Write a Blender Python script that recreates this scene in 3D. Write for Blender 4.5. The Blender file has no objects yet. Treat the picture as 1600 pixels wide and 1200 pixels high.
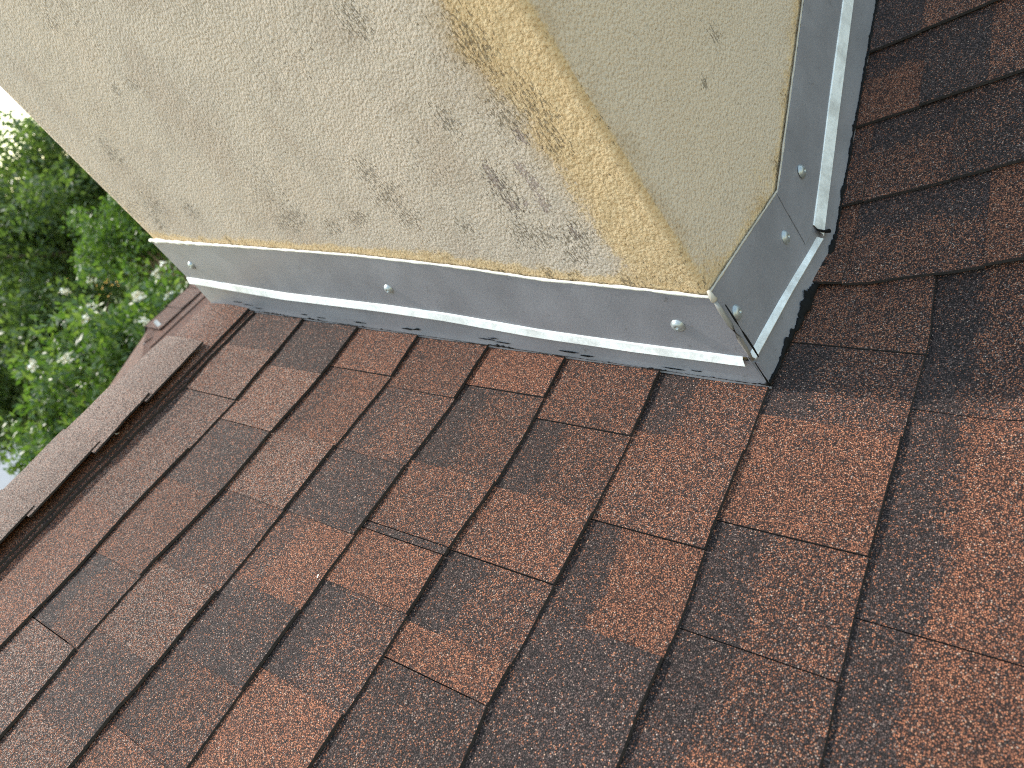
import bpy, math, random
import numpy as np
from mathutils import Matrix, Vector, noise

random.seed(7)
rng = np.random.default_rng(7)
sc = bpy.context.scene
col = sc.collection
R = math.radians

# ------------------------------------------------------------------ camera
cam_d = bpy.data.cameras.new('camera')
cam = bpy.data.objects.new('camera', cam_d); col.objects.link(cam)
CAM = Vector((-0.61, -0.45627, 0.55959))
cam.matrix_world = Matrix((
    (0.48104422, 0.71298219, -0.51014983, CAM.x),
    (-0.65618875, -0.09307661, -0.74883447, CAM.y),
    (-0.58138866, 0.69497707, 0.42307693, CAM.z),
    (0, 0, 0, 1)))
cam_d.sensor_width = 36.0
cam_d.lens = 25.986
cam_d.clip_start = 0.02
cam_d.clip_end = 600
cam_d.dof.use_dof = True
cam_d.dof.focus_distance = 0.88
cam_d.dof.aperture_fstop = 6.5
sc.camera = cam

# ------------------------------------------------------------------ sky, sun, exposure
SUN_EL, SUN_AZ = R(51), R(-4.0)            # azimuth measured from +Y towards +X
world = bpy.data.worlds.new('World'); sc.world = world
world.use_nodes = True
wn = world.node_tree
wn.nodes.clear()
sky = wn.nodes.new('ShaderNodeTexSky')
sky.sky_type = 'NISHITA'; sky.sun_disc = False
sky.sun_elevation = SUN_EL; sky.sun_rotation = SUN_AZ
sky.dust_density = 0.8; sky.air_density = 2.55; sky.ozone_density = 0.6
bg = wn.nodes.new('ShaderNodeBackground'); bg.inputs['Strength'].default_value = 0.15
wo = wn.nodes.new('ShaderNodeOutputWorld')
wn.links.new(sky.outputs[0], bg.inputs['Color']); wn.links.new(bg.outputs[0], wo.inputs['Surface'])

sun_d = bpy.data.lights.new('sun', 'SUN')
sun_d.energy = 2.4; sun_d.angle = R(3.0); sun_d.color = (1.0, 0.93, 0.82)
sun = bpy.data.objects.new('sun', sun_d); col.objects.link(sun)
S = Vector((math.sin(SUN_AZ) * math.cos(SUN_EL), math.cos(SUN_AZ) * math.cos(SUN_EL), math.sin(SUN_EL)))
sun.rotation_euler = S.to_track_quat('Z', 'Y').to_euler()
sun.location = (0, 3, 6)

sc.view_settings.view_transform = 'Standard'
sc.view_settings.look = 'None'
sc.view_settings.gamma = 1.0
sc.view_settings.use_curve_mapping = False
sc.view_settings.exposure = 1.18
sc.cycles.use_denoising = False
sc.cycles.filter_width = 1.05
sc.cycles.max_bounces = 8
sc.cycles.sample_clamp_indirect = 6

# ------------------------------------------------------------------ helpers
def tag(o, label=None, cat=None, group=None, kind=None):
    if label: o['label'] = label
    if cat: o['category'] = cat
    if group: o['group'] = group
    if kind: o['kind'] = kind
    return o

def empty(name, loc=(0, 0, 0), parent=None):
    o = bpy.data.objects.new(name, None); col.objects.link(o)
    o.location = loc; o.empty_display_size = 0.1
    if parent: o.parent = parent
    return o

def mesh_obj(name, verts, faces, mats, parent=None, mat_idx=None, uv=None, smooth=False, attrs=None):
    me = bpy.data.meshes.new(name)
    me.from_pydata([tuple(v) for v in verts], [], [tuple(f) for f in faces])
    for m in (mats if isinstance(mats, (list, tuple)) else [mats]):
        me.materials.append(m)
    if mat_idx is not None:
        me.polygons.foreach_set('material_index', mat_idx)
    if uv is not None:                                   # one uv per vertex
        lay = me.uv_layers.new(name='UVMap')
        li = np.empty(len(me.loops), dtype=np.int32)
        me.loops.foreach_get('vertex_index', li)
        lay.data.foreach_set('uv', np.asarray(uv, dtype=np.float32)[li].ravel())
    if attrs:
        for k, a in attrs.items():
            at = me.attributes.new(k, 'FLOAT', 'POINT')
            at.data.foreach_set('value', np.asarray(a, dtype=np.float32))
    if smooth:
        me.polygons.foreach_set('use_smooth', [True] * len(me.polygons))
    me.update()
    o = bpy.data.objects.new(name, me); col.objects.link(o)
    if parent:
        o.parent = parent
        o.matrix_parent_inverse = parent.matrix_basis.inverted()
    return o

def interp(x, pts):
    xs = [p[0] for p in pts]; ys = [p[1] for p in pts]
    return float(np.interp(x, xs, ys))

def tube(path, radii, nseg=8, squash=None, jitter=0.0, cap=True):
    """verts/faces of a tube along path; squash=(axis vector, factor)"""
    V, F = [], []
    n = len(path)
    for i, p in enumerate(path):
        p = Vector(p)
        a = Vector(path[max(i - 1, 0)]); b = Vector(path[min(i + 1, n - 1)])
        t = (b - a).normalized()
        u = t.cross(Vector((0, 0, 1)))
        if u.length < 1e-3: u = t.cross(Vector((0, 1, 0)))
        u.normalize(); w = t.cross(u)
        for k in range(nseg):
            an = 2 * math.pi * k / nseg
            r = radii[i] * (1 + random.uniform(-jitter, jitter))
            d = u * math.cos(an) * r + w * math.sin(an) * r
            if squash:
                ax = Vector(squash[0]).normalized()
                d -= ax * d.dot(ax) * (1 - squash[1])
            V.append(p + d)
    for i in range(n - 1):
        for k in range(nseg):
            F.append((i * nseg + k, i * nseg + (k + 1) % nseg, (i + 1) * nseg + (k + 1) % nseg, (i + 1) * nseg + k))
    if cap:
        F.append(tuple(range(nseg))[::-1]); F.append(tuple(range((n - 1) * nseg, n * nseg)))
    return V, F

# ------------------------------------------------------------------ materials
class NT:
    def __init__(self, name):
        self.m = bpy.data.materials.new(name); self.m.use_nodes = True
        self.t = self.m.node_tree; self.t.nodes.clear()
        self.out = self.t.nodes.new('ShaderNodeOutputMaterial')
    def n(self, typ, **kw):
        nd = self.t.nodes.new(typ)
        for k, v in kw.items():
            if k.startswith('_'): nd.inputs[k[1:].replace('_', ' ')].default_value = v
            else: setattr(nd, k, v)
        return nd
    def l(self, a, b): self.t.links.new(a, b)
    def math(self, op, a, b=None, c=None, clamp=False):
        nd = self.t.nodes.new('ShaderNodeMath'); nd.operation = op; nd.use_clamp = clamp
        for i, v in enumerate((a, b, c)):
            if v is None: continue
            if isinstance(v, (int, float)): nd.inputs[i].default_value = v
            else: self.l(v, nd.inputs[i])
        return nd.outputs[0]
    def mix(self, fac, a, b, mode='MIX'):
        nd = self.t.nodes.new('ShaderNodeMix'); nd.data_type = 'RGBA'; nd.blend_type = mode
        for s, v in ((nd.inputs[0], fac), (nd.inputs[6], a), (nd.inputs[7], b)):
            if isinstance(v, (int, float)): s.default_value = v
            elif isinstance(v, tuple): s.default_value = (*v, 1)
            else: self.l(v, s)
        return nd.outputs[2]
    def ramp(self, fac, stops, interp='LINEAR'):
        nd = self.t.nodes.new('ShaderNodeValToRGB'); cr = nd.color_ramp; cr.interpolation = interp
        while len(cr.elements) < len(stops): cr.elements.new(0.5)
        for e, (p, c) in zip(cr.elements, stops):
            e.position = p; e.color = (*c, 1) if isinstance(c, tuple) else (c, c, c, 1)
        self.l(fac, nd.inputs[0])
        return nd.outputs[0]
    def bsdf(self, color, rough=0.8, spec=0.5, metal=0.0, normal=None):
        b = self.n('ShaderNodeBsdfPrincipled')
        for s, v in (('Base Color', color), ('Roughness', rough), ('Metallic', metal), ('Specular IOR Level', spec)):
            if isinstance(v, (int, float)): b.inputs[s].default_value = v
            elif isinstance(v, tuple): b.inputs[s].default_value = (*v, 1)
            else: self.l(v, b.inputs[s])
        if normal is not None: self.l(normal, b.inputs['Normal'])
        self.l(b.outputs[0], self.out.inputs['Surface'])
        return b

def granule_material(name):
    """ceramic roofing granules; Object colour R = share of warm granules, G = share of pale ones, B = dark band strength"""
    g = NT(name)
    tc = g.n('ShaderNodeTexCoord'); uvn = g.n('ShaderNodeUVMap', uv_map='UVMap')
    oi = g.n('ShaderNodeObjectInfo')
    sep = g.n('ShaderNodeSeparateColor'); g.l(oi.outputs['Color'], sep.inputs[0])
    warm, pale, band = sep.outputs[0], sep.outputs[1], sep.outputs[2]
    P = tc.outputs['Object']
    vor = g.n('ShaderNodeTexVoronoi', _Scale=670.0); g.l(P, vor.inputs['Vector'])
    vs = g.n('ShaderNodeSeparateColor'); g.l(vor.outputs['Color'], vs.inputs[0])
    r1, r2, r3 = vs.outputs
    blot = g.n('ShaderNodeTexNoise', _Scale=22.0, _Detail=4.0, _Roughness=0.6); g.l(P, blot.inputs['Vector'])
    blot2 = g.n('ShaderNodeTexNoise', _Scale=70.0, _Detail=2.0); g.l(P, blot2.inputs['Vector'])
    b1 = g.math('MULTIPLY_ADD', blot.outputs[0], 1.0, -0.5)
    b2 = g.math('MULTIPLY_ADD', blot2.outputs[0], 0.7, -0.35)
    # dark printed band on the upper part of the exposure
    us = g.n('ShaderNodeSeparateXYZ'); g.l(uvn.outputs[0], us.inputs[0])
    w = g.math('ADD', us.outputs[1], g.math('MULTIPLY', b1, 0.55))
    w = g.math('ADD', w, g.math('MULTIPLY', b2, 0.25))
    bm = g.n('ShaderNodeMapRange', interpolation_type='SMOOTHSTEP'); g.l(w, bm.inputs[0])
    bm.inputs[1].default_value = 0.58; bm.inputs[2].default_value = 0.67
    bandm = g.math('MULTIPLY', bm.outputs[0], band)
    wf = g.math('ADD', warm, g.math('ADD', g.math('MULTIPLY', b1, 0.6), g.math('MULTIPLY', b2, 0.45)))
    wf = g.math('MULTIPLY', wf, g.math('SUBTRACT', 1.0, g.math('MULTIPLY', bandm, 0.85)))
    isw = g.math('LESS_THAN', r1, wf)
    isp = g.math('LESS_THAN', r3, g.math('MULTIPLY', pale, g.math('SUBTRACT', 1.0, g.math('MULTIPLY', bandm, 0.7))))
    warmc = g.ramp(r2, [(0.0, (0.045, 0.021, 0.015)), (0.16, (0.11, 0.046, 0.030)), (0.38, (0.20, 0.078, 0.045)),
                        (0.66, (0.31, 0.117, 0.062)), (0.90, (0.37, 0.165, 0.095)), (0.98, (0.41, 0.25, 0.17))], 'CONSTANT')
    darkc = g.ramp(r2, [(0.0, (0.013, 0.010, 0.010)), (0.24, (0.032, 0.022, 0.021)), (0.50, (0.062, 0.040, 0.037)),
                        (0.76, (0.10, 0.066, 0.058)), (0.96, (0.14, 0.105, 0.092))], 'CONSTANT')
    palec = g.ramp(r2, [(0.0, (0.18, 0.110, 0.086)), (0.4, (0.27, 0.18, 0.142)), (0.8, (0.35, 0.26, 0.215))], 'CONSTANT')
    c = g.mix(isw, darkc, warmc)
    c = g.mix(isp, c, palec)
    # black asphalt showing between the granules
    cre = g.n('ShaderNodeMapRange', interpolation_type='SMOOTHSTEP'); g.l(vor.outputs['Distance'], cre.inputs[0])
    cre.inputs[1].default_value = 0.36; cre.inputs[2].default_value = 0.62; cre.inputs[4].default_value = 0.88
    c = g.mix(cre.outputs[0], c, (0.010, 0.008, 0.008))
    # slow drift of tone
    big = g.n('ShaderNodeTexNoise', _Scale=5.0, _Detail=2.0); g.l(P, big.inputs['Vector'])
    tone = g.math('MULTIPLY_ADD', big.outputs[0], 0.5, 1.06)
    tone = g.math('MULTIPLY', tone, g.math('MULTIPLY_ADD', oi.outputs['Random'], 0.2, 0.9))
    c = g.mix(1.0, c, tone, 'MULTIPLY')
    # relief
    bump = g.n('ShaderNodeBump', _Strength=0.8, _Distance=0.0011); bump.invert = True
    hgt = g.math('ADD', vor.outputs['Distance'], g.math('MULTIPLY', r2, -0.45))
    g.l(hgt, bump.inputs['Height'])
    rough = g.math('MULTIPLY_ADD', r3, 0.3, 0.6)
    g.bsdf(c, rough, 0.24, 0.0, bump.outputs[0])
    return g.m

def plain(name, color, rough=0.8, spec=0.5, metal=0.0, nscale=30, namt=0.25, bump=0.0, bscale=200, bdist=0.001):
    g = NT(name)
    tc = g.n('ShaderNodeTexCoord')
    nz = g.n('ShaderNodeTexNoise', _Scale=float(nscale), _Detail=5.0); g.l(tc.outputs['Object'], nz.inputs['Vector'])
    f = g.math('MULTIPLY_ADD', nz.outputs[0], 2 * namt, 1 - namt)
    c = g.mix(1.0, color, f, 'MULTIPLY')
    nrm = None
    if bump:
        bz = g.n('ShaderNodeTexNoise', _Scale=float(bscale), _Detail=4.0); g.l(tc.outputs['Object'], bz.inputs['Vector'])
        b = g.n('ShaderNodeBump', _Strength=bump, _Distance=bdist); g.l(bz.outputs[0], b.inputs['Height']); nrm = b.outputs[0]
    g.bsdf(c, rough, spec, metal, nrm)
    return g.m

GRAN = granule_material('roof_granules')
ASPH = plain('asphalt_edge', (0.022, 0.019, 0.019), 0.75, 0.4, nscale=180, namt=0.6, bump=0.7, bscale=350)
TAR = plain('black_tar', (0.008, 0.008, 0.008), 0.8, 0.15, nscale=120, namt=0.4, bump=0.6, bscale=260)

def stucco_material():
    g = NT('stucco')
    tc = g.n('ShaderNodeTexCoord'); P = tc.outputs['Object']
    oc = g.n('ShaderNodeAttribute', attribute_name='ochre').outputs['Fac']
    gr = g.n('ShaderNodeAttribute', attribute_name='grime').outputs['Fac']
    pe = g.n('ShaderNodeAttribute', attribute_name='peel').outputs['Fac']
    fc = g.n('ShaderNodeAttribute', attribute_name='front').outputs['Fac']
    n1 = g.n('ShaderNodeTexNoise', _Scale=7.0, _Detail=5.0, _Roughness=0.6); g.l(P, n1.inputs['Vector'])
    n2 = g.n('ShaderNodeTexNoise', _Scale=120.0, _Detail=3.0); g.l(P, n2.inputs['Vector'])
    n3 = g.n('ShaderNodeTexNoise', _Scale=260.0, _Detail=3.0, _Roughness=0.6); g.l(P, n3.inputs['Vector'])
    v = g.n('ShaderNodeTexVoronoi', _Scale=230.0); g.l(P, v.inputs['Vector'])
    # stretched vertically: runs and pits
    mp = g.n('ShaderNodeMapping'); mp.inputs['Scale'].default_value = (1, 1, 0.42); g.l(P, mp.inputs[0])
    n4 = g.n('ShaderNodeTexNoise', _Scale=330.0, _Detail=3.0, _Roughness=0.6); g.l(mp.outputs[0], n4.inputs['Vector'])
    base = g.ramp(n1.outputs[0], [(0.3, (0.57, 0.475, 0.395)), (0.5, (0.61, 0.52, 0.44)), (0.7, (0.635, 0.52, 0.43))])
    cloud = g.ramp(n1.outputs[0], [(0.42, 1.0), (0.6, 0.84)])
    base = g.mix(1.0, base, cloud, 'MULTIPLY')
    base = g.mix(g.math('MULTIPLY', fc, 0.7), base, (0.66, 0.545, 0.42))  # front face: beige of its own, painted lighter to offset its shade
    och = g.ramp(n2.outputs[0], [(0.3, (0.57, 0.40, 0.22)), (0.55, (0.68, 0.50, 0.295)), (0.75, (0.71, 0.55, 0.35))])
    omr = g.n('ShaderNodeMapRange', interpolation_type='SMOOTHSTEP')
    g.l(g.math('ADD', oc, g.math('ADD', g.math('MULTIPLY_ADD', n2.outputs[0], 1.1, -0.55), g.math('MULTIPLY_ADD', n4.outputs[0], 0.7, -0.35))), omr.inputs[0])
    omr.inputs[1].default_value = 0.42; omr.inputs[2].default_value = 0.68
    om = g.math('MULTIPLY', g.math('ADD', g.math('MULTIPLY', omr.outputs[0], 0.62), g.math('MULTIPLY', oc, 0.36)), 1.0, clamp=True)
    c = g.mix(om, base, och)
    ru = g.n('ShaderNodeAttribute', attribute_name='rust').outputs['Fac']
    rm = g.math('MULTIPLY', ru, g.math('MULTIPLY_ADD', n4.outputs[0], 1.6, -0.2), clamp=True)
    c = g.mix(rm, c, (0.40, 0.27, 0.14))
    # peeled patches: lilac-grey under-coat
    pm = g.n('ShaderNodeMapRange'); g.l(g.math('ADD', pe, g.math('MULTIPLY_ADD', n4.outputs[0], 2.2, -1.25)), pm.inputs[0])
    pm.inputs[1].default_value = 0.60; pm.inputs[2].default_value = 0.68
    c = g.mix(g.math('MULTIPLY', pm.outputs[0], 0.8), c, (0.38, 0.30, 0.275))
    # mildew specks
    gm = g.n('ShaderNodeMapRange'); g.l(g.math('ADD', gr, g.math('MULTIPLY_ADD', n4.outputs[0], 1.9, -0.95)), gm.inputs[0])
    gm.inputs[1].default_value = 0.56; gm.inputs[2].default_value = 0.66
    c = g.mix(g.math('MULTIPLY', gm.outputs[0], 0.62), c, (0.15, 0.12, 0.085))
    # tone follows the fine relief noise: darker in the pits
    pit = g.ramp(n3.outputs[0], [(0.26, 0.66), (0.42, 0.97), (0.7, 1.06)])
    c = g.mix(1.0, c, pit, 'MULTIPLY')
    hgt = g.math('ADD', g.math('MULTIPLY', v.outputs['Distance'], -0.6), g.math('MULTIPLY', n3.outputs[0], 1.1))
    hgt = g.math('ADD', hgt, g.math('MULTIPLY', n2.outputs[0], 0.35))
    hgt = g.math('SUBTRACT', hgt, g.math('MULTIPLY', gm.outputs[0], 0.5))
    hgt = g.math('SUBTRACT', hgt, g.math('MULTIPLY', pm.outputs[0], 0.4))
    b = g.n('ShaderNodeBump', _Strength=0.9, _Distance=0.0022); g.l(hgt, b.inputs['Height'])
    g.bsdf(c, 0.9, 0.25, 0.0, b.outputs[0])
    return g.m
STUC = stucco_material()

def metal_material(name, colr, rough, metal, dirt=0.5, smear=0.0):
    g = NT(name)
    tc = g.n('ShaderNodeTexCoord'); P = tc.outputs['Object']
    n1 = g.n('ShaderNodeTexNoise', _Scale=9.0, _Detail=6.0, _Roughness=0.65); g.l(P, n1.inputs['Vector'])
    n2 = g.n('ShaderNodeTexNoise', _Scale=420.0, _Detail=2.0); g.l(P, n2.inputs['Vector'])
    n3 = g.n('ShaderNodeTexNoise', _Scale=55.0, _Detail=5.0, _Roughness=0.75); g.l(P, n3.inputs['Vector'])
    f = g.math('MULTIPLY_ADD', n1.outputs[0], 0.6, 0.70)
    f = g.math('MULTIPLY', f, g.math('MULTIPLY_ADD', n2.outputs[0], 0.3, 0.85))
    c = g.mix(1.0, colr, f, 'MULTIPLY')
    dm = g.ramp(n3.outputs[0], [(0.63, 0.0), (0.72, 1.0)])
    c = g.mix(g.math('MULTIPLY', dm, dirt), c, (0.10, 0.085, 0.07))
    n5 = g.n('ShaderNodeTexNoise', _Scale=14.0, _Detail=8.0, _Roughness=0.8); g.l(P, n5.inputs['Vector'])
    sm = g.ramp(n5.outputs[0], [(0.46, 0.0), (0.62, 1.0)])
    c = g.mix(g.math('MULTIPLY', sm, smear), c, (0.36, 0.35, 0.33))
    b = g.n('ShaderNodeBump', _Strength=0.18, _Distance=0.0008); g.l(n2.outputs[0], b.inputs['Height'])
    rr = g.math('MULTIPLY_ADD', n1.outputs[0], 0.25, rough - 0.12)
    g.bsdf(c, rr, 0.5, metal, b.outputs[0])
    return g.m
FLASH = metal_material('grey_flashing', (0.30, 0.30, 0.335), 0.45, 0.3)
LIP = metal_material('pale_lip', (0.80, 0.82, 0.83), 0.5, 0.05, 0.4, 0.55)
SCREW = metal_material('screw_zinc', (0.40, 0.43, 0.44), 0.38, 0.5, 0.3)
SEAL = plain('white_sealant', (0.78, 0.76, 0.70), 0.6, 0.4, nscale=70, namt=0.35, bump=0.4, bscale=200)
SEALY = plain('yellowed_sealant', (0.46, 0.42, 0.36), 0.7, 0.4, nscale=60, namt=0.4, bump=0.4, bscale=200)

# ------------------------------------------------------------------ roof surfaces (heights over the plan)
PIT = 0.341675
TP, CP, SP = math.tan(PIT), math.cos(PIT), math.sin(PIT)
EXP = 0.143                                             # exposure of one course
def z_main(x, y): return y * TP
def z_side(x, y): return -0.08629 + 0.343872 * x - 0.012215 * y
def z_roof(x, y):                                       # soft valley
    a, b = z_main(x, y), z_side(x, y); k = 0.012
    h = max(k - abs(a - b), 0) / k
    return max(a, b) + h * h * k * 0.25
def main_plan(a, v): return a, -v * CP                  # a = x, v = distance down the slope
SIDE_X0 = 0.185
def side_plan(a, v):                                    # a = y, v = -(distance up the slope from the first butt)
    return SIDE_X0 - v * math.cos(0.3314) + 0.0355 * a, a
def nz3(x, y, z): return noise.noise(Vector((x, y, z)))

# measured butt lines (x, v); away from the samples they run straight
BUTT = {
 1: [(-0.33, -1.010), (-0.196, -1.004), (-0.116, -1.014), (0.005, -1.017)],
 2: [(-0.69, -0.858), (-0.54, -0.852), (-0.46, -0.856), (-0.325, -0.851), (-0.214, -0.848), (-0.097, -0.856), (0.008, -0.869)],
 3: [(-0.758, -0.718), (-0.628, -0.724), (-0.49, -0.719), (-0.363, -0.707), (-0.248, -0.710), (-0.104, -0.709), (0.0, -0.720)],
 4: [(-0.736, -0.581), (-0.581, -0.575), (-0.474, -0.570), (-0.361, -0.569), (-0.236, -0.570), (-0.102, -0.567), (0.0, -0.579)],
 5: [(-0.668, -0.429), (-0.55, -0.430), (-0.36, -0.429), (-0.243, -0.428), (-0.13, -0.426), (-0.007, -0.433)],
 6: [(-0.604, -0.289), (-0.506, -0.286), (-0.434, -0.288), (-0.335, -0.288), (-0.265, -0.282), (-0.193, -0.282), (-0.112, -0.287), (-0.008, -0.296)],
 7: [(-0.537, -0.137), (-0.471, -0.142), (-0.36, -0.140), (-0.236, -0.139), (-0.115, -0.143), (-0.014, -0.150)],
 8: [(-0.474, 0.0), (-0.413, -0.002), (-0.336, 0.001), (-0.207, -0.005), (-0.095, -0.006), (-0.01, -0.009), (0.2, -0.004)],
 9: [(-0.404, 0.152), (-0.294, 0.147), (-0.204, 0.145), (-0.078, 0.144), (0.012, 0.144), (0.2, 0.145)],
}
def butt_main(k, x):
    if k in BUTT: return interp(x, BUTT[k])
    return (k - 8) * EXP + 0.003

def shingle_mesh(plan, a0, a1, butt, top, h_off=0.0, recess=0.0, gap0=0.0, gap1=0.0, seed=0.0, thick=0.0038, step=0.03, over=0.0, V=None, F=None, UV=None, MI=None):
    """a thin wedge-lying slab from its butt line up to a strip tucked below the course above"""
    V = [] if V is None else V; F = [] if F is None else F; UV = [] if UV is None else UV; MI = [] if MI is None else MI
    a0 += gap0; a1 -= gap1
    n = max(2, int(round((a1 - a0) / step)))
    base = len(V)
    rows = (1.18, 1.0, 0.5, 0.0)
    cols = n + 1
    for side in (0, 1):
        for r, w in enumerate(rows):
            for i in range(cols):
                a = a0 + (a1 - a0) * i / n
                vb, vt = butt(a), top(a)
                if w == 0.0: vb += 0.0013 * nz3(a * 90, seed, 3) + 0.0007 * nz3(a * 260, seed, 5)
                v = vb + (vt - vb) * w
                x, y = plan(a, v)
                h = -0.0048 * min(w, 1.0) - (0.001 if w > 1 else 0) + h_off * (1 - 0.8 * min(w, 1)) - recess * (1 - 0.6 * w)
                h += 0.0011 * nz3(a * 11, seed * 1.7, w * 2) * (1.2 - w) + over * (1 - min(w, 1))
                if side: h -= thick
                V.append((x, y, z_roof(x, y) + h / CP))
                UV.append((a, w))
    nv = len(rows) * cols
    for r in range(len(rows) - 1):
        for i in range(n):
            q = base + r * cols + i
            F.append((q, q + cols, q + cols + 1, q + 1)); MI.append(0)
            q += nv
            F.append((q, q + 1, q + cols + 1, q + cols)); MI.append(1)
    for i in range(n):                                    # butt and hidden upper edge
        q = base + (len(rows) - 1) * cols + i
        F.append((q, q + nv, q + nv + 1, q + 1)); MI.append(1)
        q = base + i
        F.append((q, q + 1, q + nv + 1, q + nv)); MI.append(1)
    for r in range(len(rows) - 1):
        q = base + r * cols
        F.append((q, q + nv, q + nv + cols, q + cols)); MI.append(1)
        q = base + r * cols + n
        F.append((q, q + cols, q + nv + cols, q + nv)); MI.append(1)
    return V, F, UV, MI

def orient(o):
    import bmesh
    bm = bmesh.new(); bm.from_mesh(o.data); bmesh.ops.recalc_face_normals(bm, faces=bm.faces)
    bm.to_mesh(o.data); bm.free()

TYPES = {  # warm share, pale share, band
 'O': (0.96, 0.04, 0.0), 'o': (0.80, 0.08, 0.0), 'B': (0.64, 0.06, 0.0), 'b': (0.50, 0.07, 0.0),
 'D': (0.17, 0.04, 0.0), 'd': (0.30, 0.06, 0.0), 'P': (0.70, 0.30, 0.0), 'p': (0.52, 0.28, 0.0)}
def style(code):
    w, p, b = TYPES[code[0]]
    if len(code) > 1: b = {'+': 0.9, '-': 0.5}[code[1]]
    return (min(1, max(0, w + random.uniform(-.04, .04))), p, b, 1.0)

# =================================================================== the house roof
roof = tag(empty('shingle_roof', (0, 0, 0)), 'brown and terracotta asphalt shingle roof around the stucco chimney', 'roof')
main_slope_pts = [(-4, 1.105), (0.6, 1.105), (0.6, -2.6), (-4, -2.6)]
def deck(name, pts, zf, drop):
    n = len(pts)
    top = [(x, y, zf(x, y) - drop) for x, y in pts]
    bot = [(x, y, zf(x, y) - drop - 0.02) for x, y in pts]
    F = [tuple(range(n)), tuple(range(n, 2 * n))[::-1]] + [(i, i + n, (i + 1) % n + n, (i + 1) % n) for i in range(n)]
    o = mesh_obj(name, top + bot, F, ASPH, roof); orient(o)
    return o
main_slope = deck('main_slope', main_slope_pts, z_main, 0.024)
side_slope = deck('side_slope', [(0.0, -0.25), (0.0, -2.6), (4.0, -2.6), (4.0, 3.6), (0.35, 0.10)], z_side, 0.024)
back_slope = deck('back_slope', [(-4, 1.112), (-4, 4.6), (3.2, 4.6), (3.2, 1.112)], lambda x, y: (2.2 - y) * TP, 0.02)

# blocks of the courses: from the chimney outwards (x falling); '|' = an open joint, ',' = the edge of a tab
COURSE = {
 2: [(0.0, ''), (-0.098, 'd', ','), (-0.214, 'P', '|'), (-0.323, 'p-', ','), (-0.464, 'P', ','), (-0.70, 'o', ','), (-0.86, 'b+', '|'), (-1.05, 'P', ',')],
 3: [(0.0, ''), (-0.010, 'P', '|'), (-0.125, 'D', ','), (-0.254, 'P', '|'), (-0.381, 'd', ','), (-0.524, 'o', ','), (-0.638, 'b+', '|'), (-0.79, 'p', ','), (-0.95, 'o', ',')],
 4: [(0.0, ''), (-0.102, 'o', '|'), (-0.245, 'o-', ','), (-0.364, 'P', ','), (-0.496, 'b-', ','), (-0.606, 'P', ','), (-0.713, 'd', ','), (-0.88, 'P', '|'), (-1.0, 'b', ',')],
 5: [(0.0, ''), (-0.119, 'B', ','), (-0.246, 'b-', '|'), (-0.362, 'D', ','), (-0.472, 'O-', ','), (-0.577, 'D', ','), (-0.678, 'B-', ','), (-0.85, 'o', ','), (-1.0, 'b', ',')],
 6: [(0.0, ''), (-0.088, 'O', '|'), (-0.233, 'b+', ','), (-0.336, 'B', '|'), (-0.347, 'D', '|'), (-0.427, 'O', ','), (-0.547, 'b+', ','), (-0.74, 'O', ','), (-0.95, 'b', ',')],
 7: [(0.0, ''), (-0.122, 'B', '|'), (-0.238, 'B+', ','), (-0.336, 'o', '|'), (-0.432, 'b+', ','), (-0.477, 'O', '|'), (-0.70, 'd', ','), (-0.9, 'o', ',')],
 8: [(0.0, ''), (-0.109, 'B+', ','), (-0.245, 'o', '|'), (-0.368, 'O+', ','), (-0.58, 'D', ','), (-0.78, 'B', '|'), (-0.95, 'o', ',')],
 9: [(0.235, ''), (0.073, 'B', '|'), (-0.051, 'b+', ','), (-0.205, 'O', '|'), (-0.333, 'B+', '|'), (-0.430, 'b+', ','), (-0.66, 'O+', ','), (-0.85, 'b', '|')],
 10: [(0.235, ''), (-0.008, 'B+', '|'), (-0.268, 'O+', '|'), (-0.50, 'O+', ','), (-0.66, 'd', '|'), (-0.85, 'o', ',')],
 11: [(0.235, ''), (0.08, 'd', '|'), (-0.12, 'O+', ','), (-0.30, 'b', '|'), (-0.47, 'O', ','), (-0.7, 'b+', ',')],
 12: [(0.235, ''), (0.02, 'o', '|'), (-0.2, 'd', ','), (-0.38, 'O+', '|'), (-0.6, 'B', ',')],
}
def lay(name, parent, plan, a0, a1, butt, top, code, j0, j1, seed, h_off=0.0, over=0.0):
    rec = 0.0022 if len(code) > 1 else (0.0006 * random.random())
    g = {'|': 0.0007, ',': 0.0001, '': 0.0}
    V, F, UV, MI = shingle_mesh(plan, a0, a1, butt, top, h_off, rec, g[j0], g[j1], seed, over=over)
    o = mesh_obj(name, V, F, [GRAN, ASPH], parent, MI, UV); orient(o)
    o.color = style(code)
    return o
for k, blocks in COURSE.items():
    kk = k
    bt = lambda a, k=k: butt_main(k, a)
    tp_ = lambda a, k=k: butt_main(k - 1, a) if k > 1 else butt_main(1, a) - EXP
    for i in range(1, len(blocks)):
        a1, a0, code = blocks[i - 1][0], blocks[i][0], blocks[i][1]
        j0 = blocks[i][2]; j1 = blocks[i - 1][2] if i > 1 else ''
        lay('shingle', main_slope, main_plan, a0, a1, bt, tp_, code, j0, j1, k * 7.3 + i * 1.9)

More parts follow.
